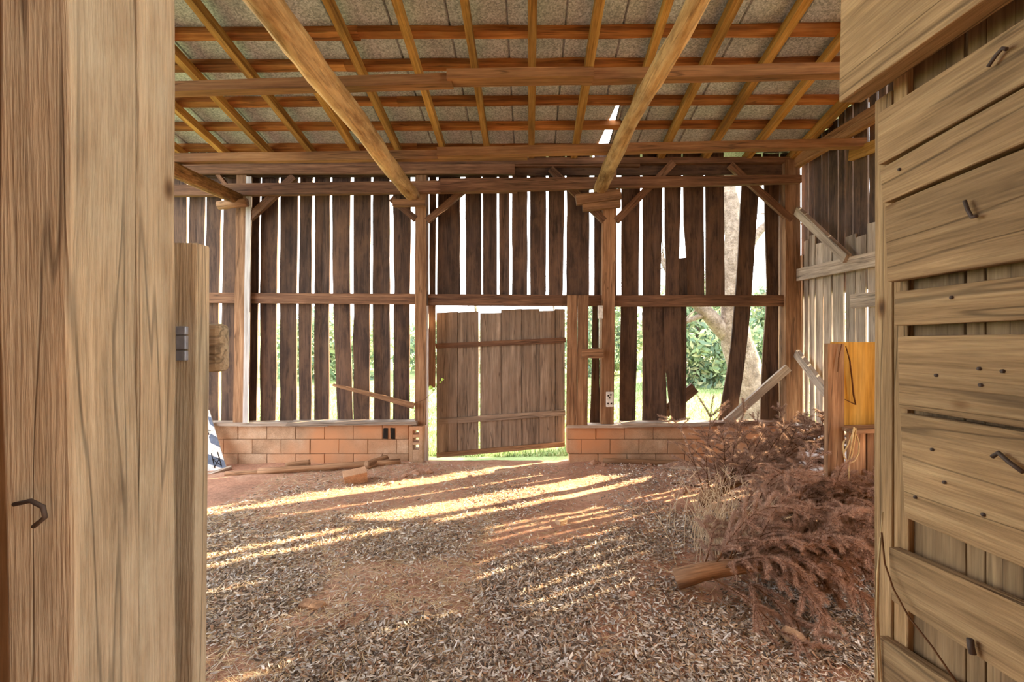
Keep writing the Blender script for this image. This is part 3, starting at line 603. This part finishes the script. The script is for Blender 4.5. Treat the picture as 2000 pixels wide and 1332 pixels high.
def gbox(x, y, sz, rot, label, mat, name, cat, tilt=(0, 0), rz=.3):
    d = F*CZ/(y-VY); p = P(x, y, d); o = boxm(name, (-sz[0]/2, -sz[1]/2, 0), (sz[0]/2, sz[1]/2, sz[2]), M[mat], None, jit=.004, bevel=.004)
    o.matrix_basis = Matrix.Translation((p.x, p.y, fh(p.x, p.y)-.005)) @ Matrix.Rotation(rot, 4, 'Z') @ Matrix.Rotation(tilt[0], 4, 'X') @ Matrix.Rotation(tilt[1], 4, 'Y')
    return tag(o, label, cat)
gbox(695, 938, (.26, .2, .13), .45, 'whole orange-brown brick tilted on the dirt near the left poles', 'brick', 'brick', 'brick', (.1, -.12))
gbox(611, 1187, (.16, .07, .035), -.25, 'small flat offcut of tan wood lying alone in the straw', 'post', 'wood_offcut', 'wood block', (.2, 0))
gbox(1096, 1022, (.09, .07, .045), .7, 'small pale block chip alone in the middle of the floor', 'stone', 'block_chip', 'stone')
for q, (x, y, r_, lab) in enumerate(((812, 925, .07, 'largest clay lump at the foot of the upright block'), (790, 930, .05, 'clay lump just left of the heap beside the upright block'), (838, 922, .06, 'clay lump on the threshold at the left end of the door opening'),
        (772, 936, .04, 'small clay lump between the brick and the upright block'), (762, 945, .05, 'flat clay lump below the rubble, right of the brick'), (1180, 912, .05, 'clay lump at the left end of the right-hand wall poles'),
        (1334, 960, .06, 'rusty brown clod on the floor left of the dead trees'), (1160, 908, .07, 'rubble lump under the corner of the right block wall'), (1268, 908, .04, 'small pale lump in front of the long pole'), (918, 930, .035, 'lone brown clod in the doorway dirt'), (1236, 1168, .035, 'brown clod in the bare clay patch'), (1222, 1150, .02, 'tiny brown clod above the bare clay patch'))):
    d = F*CZ/(y-VY); p = P(x, y, min(d, 6.35)); r_ *= .8; lump('clay_clod', (p.x, p.y, fh(p.x, p.y)+r_*.25), (r_*1.2, r_, r_*.75), M['clod'], label=lab, cat='clod', group='clods on the dirt floor')
gl = P(1548, 1248, F*CZ/(1248-VY)); lump('flat_stone', (gl.x, gl.y, .02), (.07, .06, .03), M['stone'], label='flat pale stone at the near edge of the dead trees', cat='stone')

# ---------------------------------------------------------------- dead conifers
def mesh_np(name, V, Fq, colr=None, k=4):
    me = bpy.data.meshes.new(name); nv__, nf = len(V), len(Fq)
    me.vertices.add(nv__); me.vertices.foreach_set('co', np.asarray(V, np.float32).ravel())
    me.loops.add(nf*k); me.loops.foreach_set('vertex_index', np.asarray(Fq, np.int32).ravel())
    me.polygons.add(nf); me.polygons.foreach_set('loop_start', np.arange(0, nf*k, k, dtype=np.int32)); me.polygons.foreach_set('loop_total', np.full(nf, k, np.int32))
    me.update(calc_edges=True)
    if colr is not None:
        a = me.color_attributes.new('col', 'FLOAT_COLOR', 'POINT'); a.data.foreach_set('color', np.c_[colr, np.ones(len(colr))].astype(np.float32).ravel())
    return me
def needles_for(pts, dens, ln, base):
    """pts: list of polylines (arrays). returns needle triangles V,F,C"""
    V = []; C = []
    for pl in pts:
        seg = pl[1:]-pl[:-1]; sl__ = np.linalg.norm(seg, axis=1); tot = sl__.sum(); n = int(tot*dens)
        if n < 3: continue
        t = RNG.random(n)*(len(pl)-1); i = np.minimum(t.astype(int), len(pl)-2); fr = (t-i)[:, None]
        p = pl[i]+seg[i]*fr; d = seg[i]/np.maximum(sl__[i][:, None], 1e-6)
        rv = RNG.normal(size=(n, 3)); rv -= d*(rv*d).sum(1)[:, None]; rv /= np.linalg.norm(rv, axis=1)[:, None]
        nd = rv*.8+d*.6; nd /= np.linalg.norm(nd, axis=1)[:, None]; l = ln*(.7+.6*RNG.random(n))[:, None]
        w = np.cross(nd, RNG.normal(size=(n, 3))); w /= np.linalg.norm(w, axis=1)[:, None]; w *= .0013
        V.append(np.stack([p-w, p+w, p+nd*l], 1).reshape(-1, 3)); c = np.array(base)*(.55+.8*RNG.random((n, 1)))*np.array([1, 1, 1])
        C.append(np.repeat(c, 3, 0))
    V = np.concatenate(V); C = np.concatenate(C); return V, np.arange(len(V)).reshape(-1, 3), np.clip(C, 0, 1)
def conifer(A, B, r0, nb_, blen, label, dens, sag, base, seed, twigs=9, f0=.12, fw=.6):
    A, B = Vector(A), Vector(B); R = random.Random(seed)
    t = empty('dead_conifer', (A.x, A.y, 0)); tag(t, label, 'tree', 'dead conifers heaped on the floor')
    ax = (B-A).normalized(); n = 8
    tubeobj('trunk', [A.lerp(B, i/n)+Vector((0, 0, .02*math.sin(i))) for i in range(n+1)], [r0*(1-.85*i/n) for i in range(n+1)], M['post'], t, 12, .15)
    sx_ = ax.orthogonal().normalized(); sy_ = ax.cross(sx_)
    for b_ in range(nb_):
        f_ = f0+(.98-f0)*(b_+R.random())/nb_; p = A.lerp(B, f_); an = b_*2.39996+R.uniform(-.3, .3)
        out = sx_*math.cos(an)+sy_*math.sin(an)
        if out.z < -.35: out.z *= -.6; out.normalize()
        L_ = blen*(1.05-.7*f_)*R.uniform(.75, 1.2); d = (out*.8+ax*fw).normalized(); q = p.copy(); pts = [q.copy()]; m_ = 9
        for i in range(m_):
            q = q+d*L_/m_; d = (d+Vector((R.uniform(-.08, .08), R.uniform(-.08, .08), -sag/m_*(i+1)*.35))).normalized(); q.z = max(q.z, .03+.02*R.random()); pts.append(q.copy())
        tw = [pts]; polys = [np.array([tuple(x_) for x_ in pts[2:]])]
        for k in range(twigs):
            i = R.randint(2, m_-1); o_ = pts[i]; dd = (pts[i]-pts[i-1]).normalized(); s_ = dd.cross(Vector((0, 0, 1))).normalized()*(1 if k % 2 else -1)
            td = (dd*.7+s_*.7+Vector((R.uniform(-.3, .3), R.uniform(-.3, .3), R.uniform(-.35, .25)))).normalized(); l2 = L_*R.uniform(.22, .45)*(1-.35*i/m_); q = o_.copy(); tp = [q.copy()]
            for j in range(5):
                q = q+td*l2/5; td = (td+Vector((0, 0, -.14*sag))).normalized(); q.z = max(q.z, .02); tp.append(q.copy())
            tw.append(tp); polys.append(np.array([tuple(x_) for x_ in tp]))
        parts = [tube(x_, [(.006 if j_ == 0 else .0028)*(1-.75*i/(len(x_)-1)) for i in range(len(x_))], 5) for j_, x_ in enumerate(tw)]
        v, f = merge(parts); bo = link('branch', mesh('branch', v, f, True), M['vine'], t)
        V, Fq, C = needles_for(polys, dens, .024, base)
        V[:, 2] = np.maximum(V[:, 2], .012)
        link('needles', mesh_np('needles', V, Fq, C, 3), M['needle'], bo, kind='stuff')
    return t
NB = lin((182, 150, 132))[:3]; NB2 = lin((184, 156, 140))[:3]
conifer((.99, 3.13, .1), (2.35, 3.0, .42), .065, 64, .72, 'nearer dead spruce with brown needles, cut butt pointing left on the floor', 2600, 1.0, NB, 3, 13)
conifer((1.68, 4.55, .12), (3.1, 4.75, .72), .065, 72, .9, 'farther dead conifer behind, sparser twigs, sawn butt by the pole', 1900, .5, NB2, 5, 11, .03, .25)
conifer((1.6, 3.65, .3), (2.7, 3.3, .62), .04, 44, .62, 'topmost dead conifer lying over the other two in the heap', 2200, .9, NB, 9, 12, .05, .4)
# dry weeds standing at the left of the heap
wd_ = empty('dry_weeds', (1.55, 3.8, 0)); tag(wd_, 'clump of thin dry weed stalks standing at the left of the dead trees', 'weeds')
parts = []
for i in range(120):
    x, y = random.gauss(1.5, .13), random.gauss(3.7, .25); h = random.uniform(.2, .62); a = random.uniform(0, 6.3); le = random.uniform(.05, .3)
    p0 = Vector((x, y, fh(x, y))); pts = [p0+Vector((math.cos(a)*le*t*t, math.sin(a)*le*t*t, h*t)) for t in (0, .35, .7, 1)]
    parts.append(tube(pts, [.0034, .003, .0024, .0012], 4))
    for k in range(random.randint(1, 4)):
        q = pts[random.randint(1, 3)]; e = q+Vector((random.uniform(-.09, .09), random.uniform(-.09, .09), random.uniform(-.02, .09))); parts.append(tube([q, q.lerp(e, .5)+Vector((0, 0, .01)), e], [.0022, .0018, .001], 3))
v, f = merge(parts); link('stalks', mesh('stalks', v, f), plain('dry stalk', (206, 184, 156)), wd_, kind='stuff')
# twine and straw hanging at the right door's edge
tw_ = empty('loose_twine', (.86, 1.15, 0)); tag(tw_, 'loop of loose twine hanging down the free edge of the right-hand door', 'twine')
tubeobj('strand', [side(1722, 1040, .86), side(1728, 1100, .855), side(1745, 1150, .85), side(1775, 1205, .845), side(1820, 1262, .84), side(1870, 1335, .835)], [.0022]*6, M['vine'], tw_, 6)
tubeobj('strand', [side(1720, 1050, .86), side(1714, 1120, .86), side(1712, 1220, .86), side(1716, 1330, .86)], [.0025]*4, M['rope'], tw_, 6)
tubeobj('strand', [side(1724, 1000, .86), side(1716, 1100, .86), side(1715, 1200, .865), side(1722, 1330, .865)], [.0016]*4, M['rope'], tw_, 6)

# ---------------------------------------------------------------- litter: dry leaves and straw, past counting
def clear(x, y):
    v_ = mnoise.noise(Vector((x*1.1, y*1.1, 21)))
    dn = .55+v_*1.7+.5*mnoise.noise(Vector((x*3.3, y*3.3, 7)))
    dn *= 1-.85*math.exp(-(((x-.5)/.42)**2+((y-2.75)/.5)**2))      # bare clay patch in the foreground
    dn *= 1-.75*math.exp(-((x+1.1)/1.1)**2-((y-4.7)/.75)**2)
    dn *= 1-.8*max(0, min(1, (y-4.4)/1.2)) if x < 1 else 1-.5*max(0, min(1, (y-4.6)/1.2))
    dn += .8*math.exp(-(((x-1.7)/.6)**2+((y-2.75)/.5)**2))
    return max(.05, min(1, dn))
def scatter(n, keep, x_lo=-3.2, x_hi=3.0):
    out = []
    while len(out) < n:
        y = random.uniform(1.6, 6.3); x = random.uniform(x_lo, x_hi)
        if x < -.75*y-.2 or x > .8*y+.2: continue
        if random.random() < keep(x, y): out.append((x, y, fh(x, y)))
    return np.array(out)
PAL = np.array([lin(c)[:3] for c in ((222, 212, 200), (196, 182, 168), (166, 150, 136), (132, 116, 104), (178, 150, 122), (206, 200, 196), (96, 84, 76), (160, 126, 102))])
def leaves(n, keep, ln, wd_, lift, name, label, cat, curl=.5, pal=PAL):
    p = scatter(n, keep); a = RNG.random(n)*6.283; l = ln*(.5+.9*RNG.random(n)); w = wd_*(.5+.9*RNG.random(n))
    d = np.c_[np.cos(a), np.sin(a), RNG.normal(0, .22, n)*lift]; s_ = np.c_[-np.sin(a), np.cos(a), RNG.normal(0, .5, n)*lift]
    s_ /= np.linalg.norm(s_, axis=1)[:, None]; h = .004+.014*RNG.random(n)**2*lift; cu = (RNG.random(n)-.3)*curl
    V = []
    for t, ww in ((-.5, .12), (-.15, .5), (.2, .42), (.5, .06)):
        c = p+d*(l*t)[:, None]; c[:, 2] += h+np.abs(d[:, 2])*l*.5+cu*l*(t*t)*1.6; sp = s_*(w*ww)[:, None]
        V += [c-sp, c+sp]
    V = np.stack(V, 1).reshape(-1, 3); k = np.arange(n)[:, None]*8
    Fq = np.stack([k+np.array([0, 1, 3, 2]), k+np.array([2, 3, 5, 4]), k+np.array([4, 5, 7, 6])], 1).reshape(-1, 4)
    C = pal[RNG.integers(0, len(pal), n)]*(.75+.5*RNG.random((n, 1))); C = np.repeat(np.clip(C, 0, 1), 8, 0)
    o = link(name, mesh_np(name, V, Fq, C, 4), M['litter']); return tag(o, label, cat, kind='stuff')
near_k = lambda x, y: clear(x, y)*min(1, max(.15, (5.0-y)/2.2))*(1 if x > -1.3 else .7)
leaves(105000, near_k, .036, .0105, 1.0, 'leaf_litter', 'curled grey-brown dry leaves strewn over the dirt floor', 'leaves')
leaves(16000, lambda x, y: clear(x, y)*.6 if y > 3 else .2, .022, .009, .8, 'leaf_crumbs', 'small broken leaf crumbs scattered toward the far wall', 'leaves')
SPAL = np.array([lin(c)[:3] for c in ((216, 194, 158), (196, 170, 130), (176, 150, 116), (206, 190, 170))])
straw_k = lambda x, y: (1 if x < -.3 else .3)*(.5+.5*clear(x, y))*(1 if y < 4.6 else .45)
leaves(26000, straw_k, .13, .0035, .35, 'straw', 'thin pale straw lying in drifts on the left of the floor', 'straw', .12, SPAL)

# ---------------------------------------------------------------- outside
n = 60000; gx = RNG.uniform(-7, 9, n); gy = 6.95+RNG.random(n)**1.6*9; gz = np.array([gh(a, b_) for a, b_ in zip(gx, gy)])
hh = RNG.uniform(.03, .11, n); aa = RNG.random(n)*6.28; ww = .006+.004*RNG.random(n)
p = np.c_[gx, gy, gz]; sd_ = np.c_[np.cos(aa), np.sin(aa), 0*aa]*ww[:, None]; tip = p+np.c_[RNG.normal(0, .025, n), RNG.normal(0, .025, n), hh]
V = np.stack([p-sd_, p+sd_, tip], 1).reshape(-1, 3); GP = np.array([lin(c)[:3] for c in ((116, 138, 82), (140, 160, 102), (168, 172, 130), (104, 126, 78))]); C = np.repeat(GP[RNG.integers(0, 4, n)], 3, 0)
tag(link('grass_blades', mesh_np('grass', V, np.arange(3*n).reshape(-1, 3), C, 3), M['grass']), 'sunlit green grass on the lawn behind the barn', 'grass', kind='stuff')
# big forked tree
bt = empty('yard_tree', P(1472, 825, 9)); tag(bt, 'big forked bare tree standing outside behind the open gap in the boards', 'tree')
def limb(name, pts, r_, par=bt, d=9.0): tubeobj(name, [P(x, y, d) for x, y in pts], [q*d/F for q in r_], M['treebark'], par, 12, .25)
limb('trunk', [(1486, 850), (1470, 810), (1462, 760), (1452, 710), (1440, 670), (1432, 620), (1430, 560), (1432, 500), (1436, 460), (1428, 410), (1420, 360), (1424, 300), (1430, 220)], [46, 38, 33, 30, 29, 24, 21, 19, 18, 17, 14, 12, 9])
limb('limb', [(1448, 690), (1425, 658), (1400, 632), (1378, 608), (1352, 585), (1320, 560), (1290, 500)], [20, 17, 15, 13, 10, 8, 5]); limb('limb', [(1432, 450), (1446, 420), (1462, 395), (1480, 360), (1492, 310), (1500, 240)], [12, 10, 9, 8, 6, 4])
limb('limb', [(1434, 530), (1458, 490), (1480, 455), (1505, 430), (1530, 400)], [9, 9, 8, 6, 4]); limb('limb', [(1385, 613), (1360, 620), (1330, 632), (1300, 640)], [6, 5, 4, 2])
R = random.Random(4); parts = []
def twigs(p, d, L_, r_, lvl):
    q = p.copy(); pts = [q.copy()]
    for i in range(4): d = (d+Vector((R.uniform(-.3, .3), R.uniform(-.3, .3), R.uniform(-.2, .25)))).normalized(); q = q+d*L_/4; pts.append(q.copy())
    parts.append(tube(pts, [r_, r_*.8, r_*.6, r_*.45, r_*.3], 4))
    if lvl:
        for k in range(4): twigs(pts[R.randint(1, 4)], (d+Vector((R.uniform(-.9, .9), R.uniform(-.9, .9), R.uniform(-.5, .6)))).normalized(), L_*.6, r_*.5, lvl-1)
for s_ in ((1424, 300), (1430, 220), (1300, 520), (1340, 575), (1500, 240), (1530, 400), (1365, 600), (1290, 500), (1436, 380), (1480, 360)):
    for k in range(2): twigs(P(*s_, 9), Vector((R.uniform(-1, 1), R.uniform(-.5, .5), R.uniform(-.3, .8))).normalized(), R.uniform(.8, 1.5), .015, 3)
v, f = merge(parts); link('twigs', mesh('twigs', v, f), M['treebark'], bt, kind='stuff')
# thin bare saplings seen through the gaps
for x, y, hgt, lab in ((-3.6, 11, 5.2, 'leftmost thin bare sapling seen through the wall gaps'), (-1.2, 10, 5.0, 'bare sapling behind the left edge of the plank door'), (.6, 11.5, 5.5, 'bare sapling behind the boards over the plank door'), (1.3, 12.6, 4.6, 'bare sapling behind the post right of the door')):
    t = empty('bare_sapling', (x, y, gh(x, y))); tag(t, lab, 'sapling', 'bare saplings outside')
    tubeobj('stem', [(x, y, gh(x, y)), (x+.1, y, 1.5), (x-.05, y+.1, 3), (x+.1, y, hgt)], [.04, .034, .024, .008], M['treebark'], t, 7)
    parts = []
    for k in range(9): twigs(Vector((x+.03, y, 1.2+k*.38)), Vector((R.uniform(-1, 1), R.uniform(-.6, .6), .5)).normalized(), 1.1, .009, 2)
    v, f = merge(parts); link('twigs', mesh('twigs', v, f), M['treebark'], t, kind='stuff')
# evergreen bank beyond the lawn
def bush(c, r_, n, pal, label, name='evergreen_shrub', trunk=True):
    t = empty(name, (c[0], c[1], gh(c[0], c[1]))); tag(t, label, 'shrub', 'evergreen shrubs beyond the lawn')
    d = RNG.normal(size=(n, 3)); d /= np.linalg.norm(d, axis=1)[:, None]; rr = .55+.5*RNG.random(n)
    lob = 1+.25*np.sin(d[:, 0]*5+c[0])*np.cos(d[:, 2]*6+c[1]); p = np.array(c)+d*np.array(r_)*(rr*lob)[:, None]; p[:, 2] = np.maximum(p[:, 2], gh(c[0], c[1])+.02)
    a = RNG.normal(size=(n, 3)); a /= np.linalg.norm(a, axis=1)[:, None]; b_ = np.cross(a, RNG.normal(size=(n, 3))); b_ /= np.linalg.norm(b_, axis=1)[:, None]; s_ = (.06+.08*RNG.random(n))[:, None]
    V = np.stack([p-a*s_*1.3, p+b_*s_*.5, p+a*s_*1.3, p-b_*s_*.5], 1).reshape(-1, 4*3).reshape(-1, 3); C = np.repeat(pal[RNG.integers(0, len(pal), n)], 4, 0)
    link('foliage', mesh_np('foliage', V, np.arange(4*n).reshape(-1, 4), C, 4), M['foliage'], t, kind='stuff')
    tubeobj('stem', [(c[0], c[1], gh(c[0], c[1])), (c[0]+.05, c[1], c[2]), (c[0], c[1], c[2]+r_[2]*.5)], [.1, .08, .03], M['treebark'], t, 8)
EP = np.array([lin(c)[:3] for c in ((122, 142, 114), (146, 164, 130), (166, 178, 138), (114, 134, 118), (180, 180, 142))])
bush((5.6, 15.5, 1.7), (1.7, 1.2, 2.1), 7000, EP, 'rounded evergreen shrub framed in the open gap left of the big tree')
bush((9.7, 17.2, 1.9), (1.9, 1.3, 2.3), 7000, EP, 'evergreen shrub behind the right side of the big tree')
bush((2.9, 18, 1.6), (1.8, 1.2, 1.7), 5000, EP, 'evergreen shrub behind the boards left of the open gap')
bush((-7.4, 17, 1.4), (2.2, 1.2, 1.3), 4000, EP, 'low evergreen shrub far left beyond the lawn')
bush((-3.2, 19, 1.3), (2.4, 1.2, 1.2), 4000, EP, 'low evergreen shrub beyond the lawn left of the plank door')
